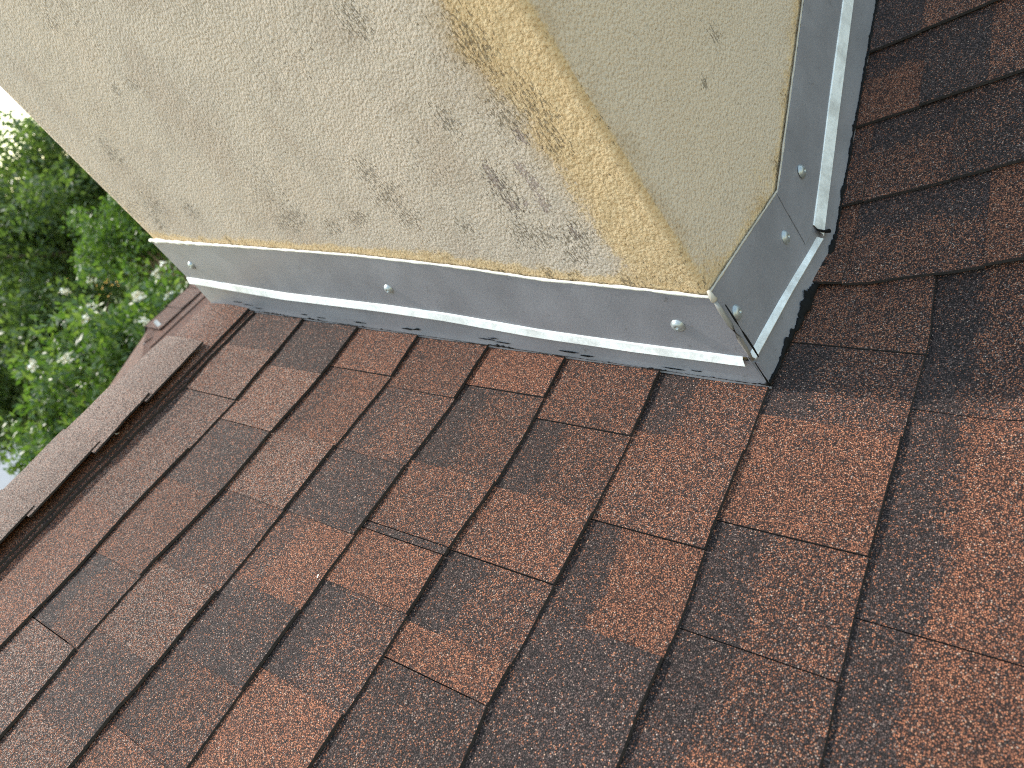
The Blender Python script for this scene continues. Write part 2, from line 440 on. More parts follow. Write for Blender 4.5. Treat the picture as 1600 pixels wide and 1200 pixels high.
# side slope: first course k = 0 has its butt on the line that crosses the valley
SIDE = {
 0: [(0.02, ''), (-0.030, 'o', ','), (-0.190, 'B+', ','), (-0.42, 'O', '|'), (-0.6, 'b', ',')],
 1: [(0.02, ''), (-0.036, 'B', ','), (-0.145, 'B+', ','), (-0.34, 'd', '|'), (-0.55, 'o', ',')],
 2: [(0.02, ''), (-0.098, 'O+', ','), (-0.182, 'D', ','), (-0.38, 'B', '|'), (-0.55, 'd', ',')],
 3: [(0.02, ''), (-0.091, 'D', ','), (-0.25, 'o', '|'), (-0.45, 'b+', ',')],
 4: [(0.02, ''), (-0.14, 'B+', '|'), (-0.3, 'd', ','), (-0.45, 'o', ',')],
 5: [(0.02, ''), (-0.11, 'o', ','), (-0.3, 'b', '|'), (-0.45, 'd', ',')],
}
def side_butt(k):
    def f(a):
        dev = {0: 0.002, 1: 0.0015, 2: 0.0012}.get(k, 0.001)
        v = -k * EXP + dev * nz3(a * 9, k * 3.1, 0.5)
        if k == 0: v += 0.010 * math.exp(-((a - 0.01) / 0.05) ** 2) - 0.003 * math.exp(-((a + 0.10) / 0.05) ** 2)
        return v
    return f
for k, blocks in SIDE.items():
    for i in range(1, len(blocks)):
        a1, a0, code = blocks[i - 1][0], blocks[i][0], blocks[i][1]
        j0 = blocks[i][2]; j1 = blocks[i - 1][2] if i > 1 else ''
        lay('shingle', side_slope, side_plan, a0, a1, side_butt(k), side_butt(k + 1), code, j0, j1, 90 + k * 5.1 + i * 1.3,
            h_off=0.004 if k == 0 else 0.0, over=0.0035 if k == 0 else 0.0025)

# the rest of the covering, out of the picture: joined
def rest(name, parent, plan, courses, code):
    V, F, UV, MI = [], [], [], []
    for (a0, a1, bt, tp_) in courses:
        a = a0
        while a < a1 - 0.02:
            b = min(a1, a + random.uniform(0.1, 0.28))
            shingle_mesh(plan, a, b, bt, tp_, 0, random.choice((0, 0.002)), 0.001, 0.0, random.random() * 50, step=0.15, V=V, F=F, UV=UV, MI=MI)
            a = b
    o = mesh_obj(name, V, F, [GRAN, ASPH], parent, MI, UV); orient(o)
    o.color = style(code); o['kind'] = 'stuff'
    return o
cs = []
for k in range(1, 27):
    bt = lambda a, k=k: butt_main(k, max(a, -0.5)); tt = lambda a, k=k: butt_main(k - 1, max(a, -0.5)) if k > 1 else butt_main(1, max(a, -.5)) - 0.10
    lim = COURSE[k][-1][0] if k in COURSE else (0.235 if k > 12 else 0.0)
    if k > 12:
        lim = 0.05 - (k - 12) * 0.02
    cs.append((-4.0, lim, bt, tt))
rest('shingle_courses', main_slope, main_plan, cs, 'B+')
cs = []
for k in range(0, 22):
    f0, f1 = (lambda a, k=k: -k * EXP), (lambda a, k=k: -(k + 1) * EXP)
    lim = SIDE[k][-1][0] if k in SIDE else (0.0)
    cs.append((-2.5, lim, f0, f1))
rest('shingle_courses', side_slope, side_plan, cs, 'b+')

# ---- ridge caps
RY = 1.10                                                # ridge line
def cap_mesh(x0, x1, apex_h, edge_v, edge_h, thick=0.004, seed=0, back=0.13, n=8, tilt=0.0, ragged=0.0015):
    """a strip bent over the ridge between x0 < x1; edge_v, edge_h may differ at both ends"""
    V, F, UV, MI = [], [], [], []
    prof_n = 9
    for side in (0, 1):
        for i in range(n + 1):
            t = i / n; x = x0 + (x1 - x0) * t
            ev = edge_v[0] + (edge_v[1] - edge_v[0]) * t + ragged * nz3(x * 60, seed, 1) + 0.0006 * nz3(x * 300, seed, 9)
            eh = edge_h[0] + (edge_h[1] - edge_h[0]) * t
            ah = apex_h[0] + (apex_h[1] - apex_h[0]) * t + 0.0012 * nz3(x * 14, seed, 7)
            yf = -ev * CP; zf = yf * TP + eh / CP
            za = RY * TP + ah
            for j in range(prof_n):
                s = j / (prof_n - 1)                    # 0 front edge .. 1 back edge
                if s <= 0.5:
                    q = s / 0.5
                    y = yf + (RY - yf) * q
                    z = zf + (za - zf) * q + 0.004 * math.sin(math.pi * q) + 0.0008 * nz3(x * 20, y * 20, seed)
                else:
                    q = (s - 0.5) / 0.5
                    y = RY + back * q
                    z = za - back * q * TP * (0.55 + 0.45 * q) + 0.0008 * nz3(x * 20, y * 20, seed)
                V.append((x, y, z - (thick if side else 0)))
                UV.append((x, 0.1))
    nv = (n + 1) * prof_n
    for i in range(n):
        for j in range(prof_n - 1):
            q = i * prof_n + j
            F.append((q, q + prof_n, q + prof_n + 1, q + 1)); MI.append(0)
            F.append((q + nv, q + 1 + nv, q + prof_n + 1 + nv, q + prof_n + nv)); MI.append(1)
        for j in (0, prof_n - 1):
            q = i * prof_n + j
            F.append((q, q + nv, q + prof_n + nv, q + prof_n)); MI.append(1)
    for i in (0, n):
        for j in range(prof_n - 1):
            q = i * prof_n + j
            F.append((q, q + 1, q + 1 + nv, q + nv)); MI.append(1)
    return V, F, UV, MI
def cap(name, code, pale=None, **kw):
    V, F, UV, MI = cap_mesh(**kw)
    o = mesh_obj(name, V, F, [GRAN, ASPH], roof, MI, UV); orient(o)
    c = list(style(code))
    if pale: c[1] = pale
    o.color = c
    return o
# starter strips whose edges show as a double line under the caps
for i, (x0, x1, ev) in enumerate(((-0.345, 0.0, (-1.008, -1.012)), (-0.71, -0.346, (-1.006, -1.006)), (-1.1, -0.711, (-1.01, -1.004)))):
    cap('cap_underlayer', 'b', x0=x0, x1=x1, apex_h=(-0.008, -0.008), edge_v=ev, edge_h=(-0.0005, -0.0005), thick=0.004, seed=3 + i)
cap('ridge_cap', 'o', 0.2, x0=-0.245, x1=0.0, apex_h=(-0.002, 0.003), edge_v=(-1.017, -1.024), edge_h=(0.0045, 0.0055), seed=11)
cap('ridge_cap', 'o', 0.1, x0=-0.40, x1=-0.225, apex_h=(-0.004, -0.004), edge_v=(-1.016, -1.020), edge_h=(0.0035, 0.0042), seed=12)
cap('ridge_cap', 'o', 0.1, x0=-0.66, x1=-0.401, apex_h=(-0.004, -0.004), edge_v=(-1.012, -1.016), edge_h=(0.0035, 0.004), seed=13)
cap('ridge_cap', 'o', 0.1, x0=-1.0, x1=-0.661, apex_h=(-0.004, -0.004), edge_v=(-1.012, -1.016), edge_h=(0.0035, 0.004), seed=14)
for i, (x0, x1, ah, ev, eh) in enumerate((
        (-0.275, -0.118, (0.013, 0.012), (-1.016, -1.036), (0.0195, 0.0150)),
        (-0.395, -0.258, (0.013, 0.0160), (-1.012, -1.024), (0.0205, 0.0225)),
        (-0.530, -0.374, (0.012, 0.0160), (-1.014, -1.024), (0.0205, 0.0225)),
        (-0.68, -0.512, (0.006, 0.0145), (-1.016, -1.024), (0.0205, 0.0225)),
        (-0.86, -0.66, (0.006, 0.0095), (-1.016, -1.022), (0.0205, 0.0225)))):
    o = cap('ridge_cap', 'P', 0.85, x0=x0, x1=x1, apex_h=ah, edge_v=ev, edge_h=eh, seed=21 + i, thick=0.0032)
    o['label'] = 'lifted cap shingle curling off the ridge'

# =================================================================== chimney
chim = tag(empty('stucco_chimney', (0.7, 0.5, 0.0)), 'beige stained stucco chimney with grey metal flashing at its foot', 'chimney')
FA = R(2.0)
def front_y(x): return 0.018 - x * math.tan(FA)
def build_wall():
    pts = []
    rad = 0.006
    # left face from the back corner to the front corner, then the front face, then the hidden sides
    ys = np.linspace(1.076, 0.018 + rad, 160)
    for y in ys: pts.append((0.0, y, 0))
    for k in range(1, 5):
        an = math.pi / 2 * k / 5
        pts.append((rad - rad * math.cos(an), 0.018 + rad - rad * math.sin(an), 0.5))
    xs = list(np.linspace(rad, 0.80, 115)) + [0.9, 1.1, 1.4]
    for x in xs: pts.append((x, front_y(x), 1))
    for q in ((1.41, -0.02), (1.41, 0.5), (1.41, 1.05), (1.40, 1.062), (0.7, 1.07), (0.006, 1.082)): pts.append((*q, 2))
    zs = list(np.arange(-0.25, 0.02, 0.09)) + list(np.arange(0.02, 1.0, 0.0068)) + [1.05, 1.3, 1.7, 2.05]
    peel = [(0.192, 0.365, .016, .028), (0.192, 0.332, .014, .022), (0.19, 0.386, .010, .016), (0.145, 0.366, .014, .022), (0.143, 0.343, .014, .022),
            (0.149, 0.317, .014, .018), (0.172, 0.325, .010, .015), (0.134, 0.270, .012, .018), (0.118, 0.40, .012, .02)]
    speck = [(0.222, 0.595, .03, .035), (0.38, 0.45, .03, .03), (0.377, 0.41, .045, .035), (0.374, 0.375, .035, .03), (0.467, 0.404, .03, .02), (0.538, 0.409, .04, .02),
             (0.621, 0.448, .06, .025), (0.286, 0.328, .02, .02), (0.206, 0.29, .03, .03), (0.135, 0.265, .035, .03), (0.154, 0.241, .03, .02), (0.18, 0.279, .03, .02),
             (0.755, 0.748, .02, .015), (0.70, 0.732, .02, .015), (0.757, 0.864, .02, .02), (0.971, 0.593, .06, .04), (0.86, 0.548, .03, .03), (0.197, 0.453, .02, .03),
             (0.118, 0.428, .035, .04), (0.08, 0.42, .025, .05), (0.083, 0.38, .025, .03), (0.1, 0.5, .03, .05), (0.19, 0.35, .03, .05), (1.0, 0.57, .04, .03), (0.93, 0.70, .03, .05)]
    fspeck = [(0.007, 0.160, .006, .006), (0.258, 0.335, .02, .022), (0.19, 0.308, .015, .012), (0.0, 0.40, .012, .08), (0.0, 0.29, .010, .06)]
    V, F, oc, gr, pe, fr, rs = [], [], [], [], [], [], []
    n = len(pts)
    for z in zs:
        for (x, y, f) in pts:
            o = g = p = r = 0.0
            nz = nz3(x * 9 + 4, y * 9, z * 9); nf = nz3(x * 40, y * 40 + 9, z * 30)
            if f < 1:
                d = y - 0.018
                edge = 0.088 + 0.008 * min(1, max(0, (z - 0.2) / 0.4)) + 0.03 * nz + 0.012 * nf
                o = 1 - min(1, max(0, (d - edge + 0.028) / 0.05))
                hf = z - (y * TP + interp(y, [(0.02, 0.136), (0.22, 0.143), (0.37, 0.156), (0.54, 0.165), (1.06, 0.167)]))
                band = min(1, 1.6 * max(0, 1 - max(0, hf) / (0.030 + 0.012 * nf + 0.012 * nz)))
                o = max(o, 0.85 * band)
                de = 1.076 - y
                o = max(o, 0.55 * max(0, 1 - de / (0.06 + 0.04 * nz)) * (0.4 + 0.6 * max(0, 1 - (z - 0.55) / 0.45)))
                o = max(o, 0.10 + 0.16 * nz3(x * 3, y * 4 + 7, z * 4))
                for (py, pz, sy, sz) in peel: p = max(p, math.exp(-((y - py) / sy) ** 2 - ((z - pz) / sz) ** 2))
                for (py, pz, sy, sz) in speck: g = max(g, 0.56 * math.exp(-((y - py) / sy / 1.35) ** 2 - ((z - pz) / sz / 1.35) ** 2))
                g = max(g, 0.26 + 0.20 * nz)
                g = max(g, 0.5 * band * (0.55 + nf))
                g = max(g, 0.42 * math.exp(-((d - edge) / 0.018) ** 2) * (0.6 + nf))
                r = 0.8 * math.exp(-((d - edge + 0.012) / 0.022) ** 2) * min(1, max(0.12, (z - 0.22) / 0.15)) * (0.7 + nz)
                r = max(r, 0.55 * band * max(0, 0.3 + nf + 0.6 * nz), 0.35 * max(0, 1 - d / 0.012))
            elif f == 1:
                ft = interp(x, [(0, 0.147), (0.09, 0.141), (0.213, 0.133), (0.343, 0.194), (0.486, 0.261), (1.4, 0.69)])
                hf = z - ft
                band = max(0, 1 - max(0, hf) / (0.030 + 0.015 * nf + 0.016 * nz))
                o = 0.8 * band
                o = max(o, 0.85 * max(0, 1 - x / (0.018 + 0.02 * max(0, 0.3 - z) + 0.01 * nz)))
                o = max(o, 0.9 * max(0, 1 - max(0, hf - 0.01) / 0.07) * max(0, 1 - x / 0.12))
                o = max(o, 0.5 * math.exp(-((x - 0.20) / 0.05) ** 2 - ((hf - 0.02) / 0.05) ** 2))
                o = max(o, 0.14 + 0.14 * nz)
                for (px, pz, sx, sz) in fspeck: g = max(g, (0.9 if sx < .008 else 0.6) * math.exp(-((x - px) / sx) ** 2 - ((z - pz) / sz) ** 2))
                g = max(g, 0.12 + 0.1 * nz, 0.45 * band * (0.5 + nf))
                r = max(0.6 * math.exp(-((x - 0.012) / 0.02) ** 2) * (0.5 + nf), 0.5 * band * max(0, 0.4 + nz + nf))
            else:
                o = 0.5
                if f == .5: g = 0.45 + 0.3 * nf
            amp = 0.00035 if z < 1.0 else 0.0
            dn = amp * (nz3(x * 55, y * 55, z * 55) + 0.7 * nz3(x * 130, y * 130, z * 130)) + 0.0008 * nz3(x * 5, y * 5, z * 5) * (z < 1)
            if f < 1: V.append((x - dn, y - (dn if f == .5 else 0), z))
            elif f == 1: V.append((x, y - dn, z))
            else: V.append((x, y, z))
            oc.append(o); gr.append(g); rs.append(max(0, r)); pe.append(p); fr.append(1.0 if f >= 1 else 0.0)
    for i in range(len(zs) - 1):
        for j in range(n):
            a = i * n + j; b = i * n + (j + 1) % n
            F.append((a, b, b + n, a + n))
    wl = mesh_obj('wall', V, F, STUC, chim, smooth=True, attrs={'ochre': oc, 'grime': gr, 'peel': pe, 'front': fr, 'rust': rs})
    orient(wl)
    return wl
wall = build_wall()
cv = []
for (z, e) in ((2.05, 0.03), (2.05, 0.07), (2.13, 0.07), (2.17, -0.1)):
    cv += [(-e, -0.01 - e, z), (1.41 + e, -0.03 - e, z), (1.41 + e, 1.07 + e, z), (-e, 1.09 + e, z)]
cf = [(3, 2, 1, 0)] + [(r * 4 + i, r * 4 + (i + 1) % 4, r * 4 + 4 + (i + 1) % 4, r * 4 + 4 + i) for r in range(3) for i in range(4)] + [(12, 13, 14, 15)]
crown = mesh_obj('crown', cv, cf, plain('crown_mortar', (0.42, 0.40, 0.36), 0.9), chim); orient(crown)

# ---- flashing
def sheet(name, stations, mat, parent, thick=0.0009, smooth=False):
    """stations: list of rows of points along the run -> grid mesh with a little thickness"""
    n, m = len(stations), len(stations[0])
    V = [p for st in stations for p in st]
    F = [(i * m + j, (i + 1) * m + j, (i + 1) * m + j + 1, i * m + j + 1) for i in range(n - 1) for j in range(m - 1)]
    o = mesh_obj(name, V, F, mat, parent, smooth=smooth)
    md = o.modifiers.new('thickness', 'SOLIDIFY'); md.thickness = thick; md.offset = 0
    return o
L_TOP = [(0.0, 0.136), (0.022, 0.136), (0.095, 0.140), (0.222, 0.143), (0.366, 0.156), (0.542, 0.164), (0.766, 0.166), (1.084, 0.167)]
L_ST = [(0.0, 0.044), (0.146, 0.045), (0.283, 0.048), (0.439, 0.059), (0.565, 0.062), (0.797, 0.062), (1.052, 0.074), (1.09, 0.074)]
L_SB = [(0.0, 0.026), (0.156, 0.025), (0.296, 0.028), (0.455, 0.039), (0.583, 0.042), (0.817, 0.041), (1.062, 0.054), (1.09, 0.054)]
left_flash = None
ysl = np.linspace(0.010, 1.083, 70)
def wob(y, z): return 0.0008 * nz3(y * 5, z * 9, 2.2) + 0.0004 * nz3(y * 17, z * 20, 4.4)
st = []
for y in ysl:
    r = []
    zt = y * TP + interp(y, L_TOP); zs_ = y * TP + interp(y, L_ST)
    for q in np.linspace(0, 1, 6):
        z = zt + (zs_ - zt) * q
        r.append((-0.0045 - 0.0015 * q + wob(y, z), y, z))
    st.append(r)
left_flash = sheet('counter_flashing', st, FLASH, chim)
st = []
for y in np.linspace(0.019, 1.083, 64):
    a = y * TP + interp(y, L_ST); b = y * TP + interp(y, L_SB) + 0.0078
    st.append([(-0.0064, y, a), (-0.0085, y, a - 0.0018), (-0.0122 + 0.0005 * nz3(y * 40, 0, 0), y, b), (-0.0116, y, b - 0.0010)])
lip = sheet('lip', st, LIP, left_flash, smooth=False)
lip['label'] = 'pale bent lower lip of the flashing'
st = []
for y in np.linspace(0.005, 1.084, 64):
    b = y * TP + interp(y, L_SB) + 0.010
    r = []
    zb = y * TP - 0.004
    for q in np.linspace(0, 1, 4):
        r.append((-0.0050 - 0.0045 * q ** 1.5 + wob(y, q), y, b + (zb - b) * q))
    st.append(r)
base_l = sheet('base_flashing', st, FLASH, chim)

F_TOP = [(-0.006, 0.147), (0.091, 0.141), (0.213, 0.133)]
F_ST = [(-0.006, 0.051), (0.094, 0.046), (0.245, 0.035)]
F_SB = [(-0.006, 0.0405), (0.117, 0.035), (0.253, 0.025)]
G_TOP = [(0.213, 0.133), (0.343, 0.194), (0.486, 0.261), (1.41, 0.69)]
G_ST = [(0.236, 0.050), (0.403, 0.126), (0.592, 0.207), (1.41, 0.56)]
G_SB = [(0.240, 0.028), (0.426, 0.111), (0.617, 0.194), (1.41, 0.545)]
def fy(x): return front_y(x) - 0.0048
def front_run(xa, xb, T, B, n):
    st = []
    for x in np.linspace(xa, xb, n):
        zt, zb = interp(x, T), interp(x, B)
        st.append([(x, fy(x) - 0.0015 * q + wob(x + 3, q), zt + (zb - zt) * q) for q in np.linspace(0, 1, 5)])
    return st
ff1 = sheet('counter_flashing', front_run(-0.005, 0.250, F_TOP + [(0.25, 0.150)], F_ST, 22), FLASH, chim)
st = front_run(0.206, 1.40, G_TOP, G_ST, 60)
st = [[(p[0], p[1] - 0.0013, p[2]) for p in r] for r in st]
ff2 = sheet('counter_flashing', st, FLASH, chim)
def front_lip(xa, xb, A, B, par, off, n):
    st = []
    for x in np.linspace(xa, xb, n):
        a, b = interp(x, A), interp(x, B) + 0.0030
        st.append([(x, fy(x) - 0.0016 - off, a), (x, fy(x) - 0.0030 - off, a - 0.0014), (x + 0.002, fy(x) - 0.0072 - off, b), (x + 0.002, fy(x) - 0.0066 - off, b - 0.0012)])
    o = sheet('lip', st, LIP, par, smooth=False); o['label'] = 'pale bent lower lip of the flashing'
    return o
front_lip(-0.006, 0.240, F_ST, F_SB, ff1, 0.0, 20)
front_lip(0.243, 1.40, G_ST, G_SB, ff2, 0.0013, 50)
st = []
for x in np.linspace(-0.0075, 1.40, 90):
    zt = interp(x, F_SB) + 0.010 if x < 0.235 else interp(x, G_SB) + 0.012
    zb = z_roof(x, front_y(x)) - 0.006
    st.append([(x, fy(x) - 0.0006 - 0.005 * q ** 1.5 + wob(x + 7, q), zt + (zb - zt) * q) for q in np.linspace(0, 1, 4)])
base_f = sheet('base_flashing', st, FLASH, chim)

# folded seam at the corner, with its dark open side
seam = [(-0.0045, 0.0115, 0.139), (-0.0085, 0.0085, 0.128), (-0.0105, 0.0065, 0.105), (-0.0100, 0.0065, 0.080), (-0.0080, 0.0075, 0.058), (-0.0070, 0.0085, 0.044)]
V, F = tube(seam, [0.0018, 0.0030, 0.0034, 0.0030, 0.0024, 0.0012], 8, jitter=0.12)
mesh_obj('corner_seam', V, F, metal_material('worn_seam', (0.26, 0.25, 0.235), 0.5, 0.3, 0.8), chim, smooth=True)
V, F = tube([(p[0] + 0.0048, p[1] - 0.0055, p[2]) for p in seam[1:]], [0.0007, 0.0012, 0.0014, 0.0012, 0.0008], 6)
mesh_obj('seam_gap', V, F, TAR, chim, smooth=True)
V, F = tube([(-0.0072, 0.0080, 0.040), (-0.0105, 0.0050, 0.022), (-0.0120, 0.0035, 0.004)], [0.0007, 0.0008, 0.0012], 6, jitter=0.2)
mesh_obj('seam_gap', V, F, TAR, chim, smooth=True)
V, F = tube([(0.236, fy(0.236) - 0.0085, 0.049), (0.248, fy(0.24) - 0.0088, 0.036), (0.262, fy(0.25) - 0.009, 0.026)], [0.0012, 0.0022, 0.003], 6, jitter=0.3)
mesh_obj('seam_gap', V, F, TAR, chim, smooth=True)

# sealant along the upper edges
def bead(name, path, rad, mat, jit=0.25, nseg=7, sq=None):
    V, F = tube(path, rad, nseg, squash=sq, jitter=jit)
    return mesh_obj(name, V, F, mat, chim, smooth=True)
P_, R_ = [], []
for y in np.linspace(0.012, 1.085, 170):
    P_.append((-0.0040, y, y * TP + interp(y, L_TOP) + 0.0012))
    R_.append(0.0021 + 0.0008 * nz3(y * 30, 1, 1) + 0.0026 * max(0, (y - 0.75) / 0.33) * (0.8 + nz3(y * 60, 2, 2)))
bead('sealant_bead', P_, R_, SEAL)
P_, R_ = [], []
for x in list(np.linspace(-0.003, 0.213, 50)) + list(np.linspace(0.22, 1.4, 120)):
    z = interp(x, F_TOP) if x < 0.2131 else interp(x, G_TOP)
    P_.append((x, fy(x) + 0.0005, z + 0.0008)); R_.append(0.0014 + 0.0005 * nz3(x * 50, 3, 3))
bead('sealant_bead', P_, R_, SEALY)
V, F = tube([(-0.005, 0.012, 0.132), (-0.0055, 0.0115, 0.139), (-0.004, 0.0125, 0.146), (-0.002, 0.014, 0.151)], [0.0022, 0.0036, 0.0034, 0.0016], 8, jitter=0.35)
mesh_obj('sealant_bead', V, F, SEALY, chim, smooth=True)

# roofing tar along the foot
def tar_ribbon(name, stations):
    """stations: (inner point on the flashing, outer point on the shingles, bulge dir)"""
    V, F = [], []
    for a, b, h in stations:
        a, b, h = Vector(a), Vector(b), Vector(h)
        for q, k in ((0, 0), (0.25, 0.8), (0.55, 1.0), (0.85, 0.7), (1, -0.15)):
            V.append(a.lerp(b, q) + h * k)
    m = 5
    for i in range(len(stations) - 1):
        for j in range(m - 1):
            q = i * m + j
            F.append((q, q + 1, q + m + 1, q + m))
    o = mesh_obj(name, V, F, TAR, chim, smooth=True); orient(o)
    return o
st = []
for y in np.linspace(0.004, 1.02, 1000):
    k = nz3(y * 12, 5, 0.3) + 0.7 * nz3(y * 41, 7, 0.6) + 0.5 * nz3(y * 120, 8, 0.1) + 0.4 * nz3(y * 330, 3, 0.9)
    up = 0.0008 + 0.006 * max(0, k) ** 1.6
    out = 0.0010 + 0.0022 * abs(nz3(y * 40, 1, 5)) + 0.001 * nz3(y * 200, 1, 2)
    z = y * TP
    st.append(((-0.0099, y, z + max(0.0008, up)), (-0.0098 - out, y, z + 0.0012), (-0.0006, 0, 0.0005)))
tar_ribbon('tar_line', st)
st = []
for x in np.linspace(-0.012, 1.35, 1300):
    k = 0.5 + 0.5 * nz3(x * 9 + 2, 5, 2.3); k2 = nz3(x * 60, 8, 1.1)
    big = math.exp(-((x - 0.135) / 0.055) ** 2) + 0.7 * math.exp(-((x - 0.23) / 0.03) ** 2)
    k3 = nz3(x * 25, 4, 1.1) + 0.7 * nz3(x * 63, 2, 3.1) + 0.5 * nz3(x * 150, 6, 0.4) + 0.4 * nz3(x * 380, 9, 2.7)
    up = 0.0015 + 0.0045 * max(0, k3 + 0.25) ** 1.5 + 0.012 * big * max(0, 0.5 + 0.8 * k3)
    k4 = nz3(x * 33, 14, 1.1) + 0.6 * nz3(x * 90, 12, 3.1) + 0.5 * nz3(x * 260, 16, 0.4)
    out = 0.0020 + 0.0025 * max(0, k4 + 0.3) + 0.004 * big * (0.5 + 0.5 * k4)
    y = fy(x) - 0.006; z = z_roof(x, y)
    st.append(((x, y + 0.0003, z + max(0.001, up)), (x, y - max(0.001, out), z_roof(x, y - out) + 0.0010), (0, -0.0012, 0.0012)))
tar_ribbon('tar_line', st)
# tar smears on the metal
def smear(c, u, w, a, b, nrm):
    V = [Vector(c) + Vector(nrm) * 0.0012]; F = []
    n = 14
    for k in range(n):
        an = 2 * math.pi * k / n; r = random.uniform(0.45, 1.1)
        V.append(Vector(c) + Vector(u) * math.cos(an) * a * r + Vector(w) * math.sin(an) * b * r + Vector(nrm) * 0.0004)
    for k in range(n): F.append((0, 1 + k, 1 + (k + 1) % n))
    mesh_obj('tar_smear', V, F, TAR, chim, smooth=True)
ul = (0, CP, SP); wl_ = (0, -SP * .5, CP)
for y, h, a, b in ((0.985, 0.020, 0.016, 0.0012), (0.955, 0.016, 0.02, 0.0014), (0.93, 0.010, 0.018, 0.0015), (0.80, 0.010, 0.012, 0.0018), (0.76, 0.008, 0.014, 0.0016),
                   (0.665, 0.010, 0.02, 0.0022), (0.555, 0.011, 0.016, 0.003), (0.535, 0.013, 0.010, 0.0025), (0.40, 0.013, 0.017, 0.0016), (0.375, 0.010, 0.02, 0.0016),
                   (0.385, 0.017, 0.012, 0.0010), (0.265, 0.010, 0.018, 0.002), (0.24, 0.007, 0.015, 0.002), (0.12, 0.006, 0.018, 0.0016), (0.09, 0.008, 0.01, 0.001)):
    smear((-0.0088, y, y * TP + h), ul, wl_, a, b, (-1, 0, 0))
# screws
def screw(loc, nrm, par):
    nrm = Vector(nrm).normalized()
    u = nrm.cross(Vector((0, 0, 1))).normalized(); w = nrm.cross(u)
    prof = [(0.0070, 0.0), (0.0071, 0.0009), (0.0060, 0.0012), (0.0056, 0.0024), (0.0042, 0.0036), (0.0024, 0.0041), (0.0016, 0.0040), (0.0012, 0.0026), (0.0, 0.0026)]
    V, F = [], []
    m = 14
    for r, h in prof:
        for k in range(m):
            an = 2 * math.pi * k / m
            V.append(Vector(loc) + nrm * h * 1.25 + (u * math.cos(an) + w * math.sin(an)) * max(r, 1e-5) * 1.3)
    for i in range(len(prof) - 1):
        for k in range(m):
            F.append((i * m + k, i * m + (k + 1) % m, (i + 1) * m + (k + 1) % m, (i + 1) * m + k))
    o = mesh_obj('screw', V, F, SCREW, par, smooth=True); orient(o)
for y, z in ((0.076, 0.113), (0.524, 0.285), (1.022, 0.473)):
    screw((-0.0056, y, z), (-1, 0, 0.05), left_flash)
for x, z, par, off in ((0.018, 0.099, ff1, 0.001), (0.176, 0.086, ff1, 0.001), (0.277, 0.117, ff2, 0.003)):
    screw((x, fy(x) - off, z), (0.03, -1, 0.05), par)

# two flecks of light paint on the shingles
def fleck(p, s, label):
    V = [Vector(p) + Vector((random.uniform(-1, 1), random.uniform(-1, 1), random.uniform(0, .9))) * s for _ in range(6)]
    F = [(0, 1, 2), (0, 2, 3), (3, 2, 4), (4, 5, 0), (1, 5, 2), (0, 3, 4)]
    tag(mesh_obj('paint_fleck', V, F, SEAL), label, 'fleck')
fleck((-0.430, 0.428 * CP + 0.002, 0.428 * SP + 0.003), 0.0035, 'tiny white paint fleck on the edge of a middle shingle course')
fleck((-0.349, 0.951, 0.951 * TP + 0.017), 0.0045, 'white chip under the edge of the lifted ridge caps')

# =================================================================== rear wing roof
wing = empty('rear_wing_slope', (0, 0, 0), roof)
RX, RYW, RZ = 0.56, 3.3, 0.262
WP = TP
def wing_z(x, y):
    d = max(abs(y - RYW), RX - x)
    return RZ - max(d, 0) * WP
V, F, UV, MI = [], [], [], []
def wslab(quad, th=0.006, mi=0):
    b = len(V)
    for p in quad: V.append(p)
    for p in quad: V.append((p[0], p[1], p[2] - th))
    for i in range(len(quad)): UV.append((quad[i][0], 0.0 if i < 2 else 1.0))
    for i in range(len(quad)): UV.append((0, 0))
    n = len(quad)
    F.append(tuple(range(b, b + n))); MI.append(mi)
    F.append(tuple(range(b + n, b + 2 * n))[::-1]); MI.append(1)
    for i in range(n):
        F.append((b + i, b + n + i, b + n + (i + 1) % n, b + (i + 1) % n)); MI.append(1)
E_P = EXP * CP
def flush(name, code):
    global V, F, UV, MI
    o = mesh_obj(name, V, F, [GRAN, ASPH], wing, MI, UV); orient(o); o.color = style(code)
    V, F, UV, MI = [], [], [], []
codes = 'oBdPbopBdo'
for k in range(9):                                       # slope facing the camera, course by course
    d0, d1 = 0.03 + k * E_P, 0.03 + (k + 1) * E_P
    x = RX - d1 + 0.03
    lim = 3.6
    i = 0
    while x < lim:
        xe = min(lim, x + random.uniform(0.14, 0.34))
        xl0 = max(x, RX - d1); xu0 = max(x, RX - d0)
        quad = [(xl0, RYW - d1, RZ - d1 * WP + 0.006), (xe, RYW - d1, RZ - d1 * WP + 0.006), (xe, RYW - d0 + 0.02, RZ - (d0 - 0.02) * WP), (xu0, RYW - d0 + 0.02, RZ - (d0 - 0.02) * WP)]
        wslab(quad)
        if k < 3 and x < 1.6: flush('shingle', codes[(i * 3 + k * 4) % 10])
        x = xe; i += 1
flush('shingle_courses', 'B+')
wslab([(RX - 1.3, RYW - 1.3, RZ - 1.3 * WP), (RX, RYW, RZ), (RX - 1.3, RYW + 1.3, RZ - 1.3 * WP)])
wslab([(RX - 1.3, RYW + 1.3, RZ - 1.3 * WP), (RX, RYW, RZ), (3.6, RYW, RZ), (3.6, RYW + 1.3, RZ - 1.3 * WP)])
flush('hip_slope', 'B')
x = RX - 0.02
while x < 3.5:                                           # ridge caps
    for s in (-1, 1):
        wslab([(x, RYW + s * 0.115, RZ - 0.115 * WP + 0.014), (x + 0.145, RYW + s * 0.115, RZ - 0.115 * WP + 0.011), (x + 0.145, RYW - s * 0.002, RZ + 0.014), (x, RYW - s * 0.002, RZ + 0.018)], 0.005)
    flush('ridge_cap', 'P' if x < 1.6 else 'b')
    x += 0.146
